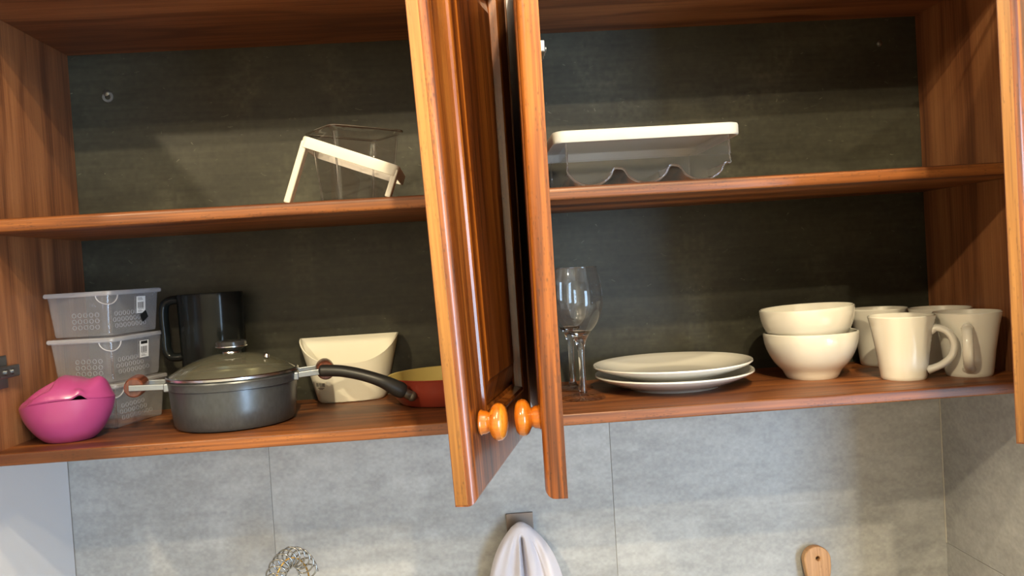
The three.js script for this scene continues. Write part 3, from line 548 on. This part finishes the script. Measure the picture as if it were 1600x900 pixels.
// ---------------------------------------------------------------- below the cabinets
{
  const hook = thing('wall_hook', 'small square metal wall hook holding up the tea towel', 'hook', [0.711, -0.246, WZ]);
  mesh('hook_plate', box(-0.0232, 0.0232, -0.026, 0.0235, 0, 0.004, 0.001), M.bronze, hook);
  mesh('hook_peg', tube([V(0, -0.008, 0.003), V(0, -0.008, 0.016), V(0, -0.005, 0.026), V(0, 0.004, 0.029)], 0.0035, 20, 10), M.bronze, hook);
}
{
  const N = 220, rows = [], t0 = -0.2285, b0 = -0.54;
  for (let j = 0; j <= 90; j++) {
    const v = j / 90, y = mix(t0, b0, Math.pow(v, 1.5)), dn = t0 - y;
    const w = 0.0145 * Math.sqrt(clamp(dn / 0.007)) + 0.054 * (1 - Math.exp(-Math.max(0, dn - 0.004) / 0.050)) + 0.03 * dn, dp = 0.010 * Math.sqrt(clamp(dn / 0.006)) + 0.012 * (1 - Math.exp(-dn / 0.03));
    const cx = 0.7100 + 0.006 * (1 - Math.exp(-dn / 0.08)), row = [], open = sstep(0.010, 0.045, dn);
    for (let i = 0; i < N; i++) {
      const a = -i / N * 2 * Math.PI, s = Math.sin(a), c = Math.cos(a), front = s > 0 ? 1 : 0;
      const fold = 1 + open * (0.20 * Math.sin(7 * c + 0.9 + dn * 12) + 0.13 * Math.sin(15 * c + 2 + dn * 20));
      const slit = sstep(0.016, 0.030, dn) * Math.exp(-(((c + 0.04 - dn * 0.25) / 0.085) ** 2)) * front;
      const lap = open * front * 0.22 * sstep(0.40 + dn, 0.46 + dn, c) * (1 - sstep(0.75, 1.0, c));
      row.push(V(cx + w * c, y - 0.004 * c * c * sstep(0, 0.01, dn), Math.max(WZ + 0.006, 0.0185 + dp * s * (fold + lap) * (1 - 0.97 * slit))));
    }
    rows.push(row);
  }
  const g = loft(rows, { caps: [true, true], crease: 0.9 });
  tag(mesh('tea_towel', g, M.cloth), 'white tea towel gathered in folds, hanging from the square wall hook', 'towel');
}
{
  const t = thing('cutting_board', 'wooden paddle board leaning on the tiled wall, round handle with a hole', 'cutting board', [1.2235, -0.58, 0.018]);
  const s = new THREE.Shape(), top = 0.2635, r = 0.0238;
  s.moveTo(-0.07, 0.006); s.quadraticCurveTo(-0.07, 0, -0.064, 0); s.lineTo(0.064, 0); s.quadraticCurveTo(0.07, 0, 0.07, 0.006); s.lineTo(0.07, 0.125);
  s.bezierCurveTo(0.07, 0.158, 0.018, 0.150, 0.0175, 0.185); s.bezierCurveTo(0.0175, 0.205, 0.0215, 0.212, 0.0232, 0.228);
  s.absarc(0, top - r, r, 0.1, Math.PI - 0.1, false); s.bezierCurveTo(-0.0215, 0.212, -0.0175, 0.205, -0.0175, 0.185); s.bezierCurveTo(-0.018, 0.150, -0.07, 0.158, -0.07, 0.125); s.lineTo(-0.07, 0.006);
  const hole = new THREE.Path(); hole.absarc(0.001, top - 0.021, 0.0037, 0, Math.PI * 2, true); s.holes.push(hole);
  const g = new THREE.ExtrudeGeometry(s, { depth: 0.011, bevelEnabled: true, bevelThickness: 0.0025, bevelSize: 0.002, bevelOffset: -0.002, bevelSegments: 3, curveSegments: 24 });
  const b = mesh('board_body', creased(boxUV(g, 'y'), 0.6), M.board, t); b.rotation.x = -0.105; b.position.z = 0.0;
}
{
  const t = thing('coil_whisk', 'steel coil whisk with overlapping wire rings, standing upright in a pot', 'whisk', [0.344, -0.5, 0.1]);
  const arch = new THREE.CatmullRomCurve3([V(-0.0245, 0.236, 0.012), V(-0.0195, 0.253, 0.008), V(-0.010, 0.265, 0.003), V(0.001, 0.2705, 0), V(0.012, 0.266, -0.004), V(0.020, 0.254, -0.008), V(0.0245, 0.236, -0.012)]);
  const pts = [], turns = 10;
  for (let i = 0; i <= turns * 22; i++) {
    const u = i / (turns * 22), p = arch.getPoint(u), q = arch.getTangent(u), s = V(-q.y, q.x, 0).normalize(), a = u * turns * 2 * Math.PI;
    pts.push(p.clone().addScaledVector(s, Math.cos(a) * 0.0150).addScaledVector(q, Math.sin(a) * 0.0128).add(V(0, 0, Math.sin(a) * 0.006)));
  }
  mesh('wire_coil', tube(pts, 0.0013, 900, 7), M.wire, t);
  mesh('wire_loop', tube([V(0, 0.02, 0), V(-0.012, 0.12, 0.002), V(-0.0235, 0.235, 0.012), V(-0.011, 0.262, 0.003), V(0.001, 0.2685, 0), V(0.013, 0.263, -0.004), V(0.0235, 0.236, -0.012), V(0.013, 0.12, -0.002), V(0.002, 0.02, 0)], 0.0013, 120, 6), M.brass, t);
  mesh('whisk_handle', tube([V(0, -0.06, 0), V(0, 0.0, 0), V(0.001, 0.06, 0)], 0.006, 20, 12), M.steel, t);
  const p = thing('utensil_pot', 'plain stoneware utensil pot on the worktop holding the coil whisk', 'utensil pot', [0.344, -0.58, 0.1]);
  mesh('pot_wall', lathe([[0, 0.0], [0.042, 0.0], [0.046, 0.003], [0.048, 0.12], [0.046, 0.123], [0.044, 0.12], [0.042, 0.008], [0, 0.006]], 48, 0.5), M.crock, p);
}
renderer.render(scene, camera);
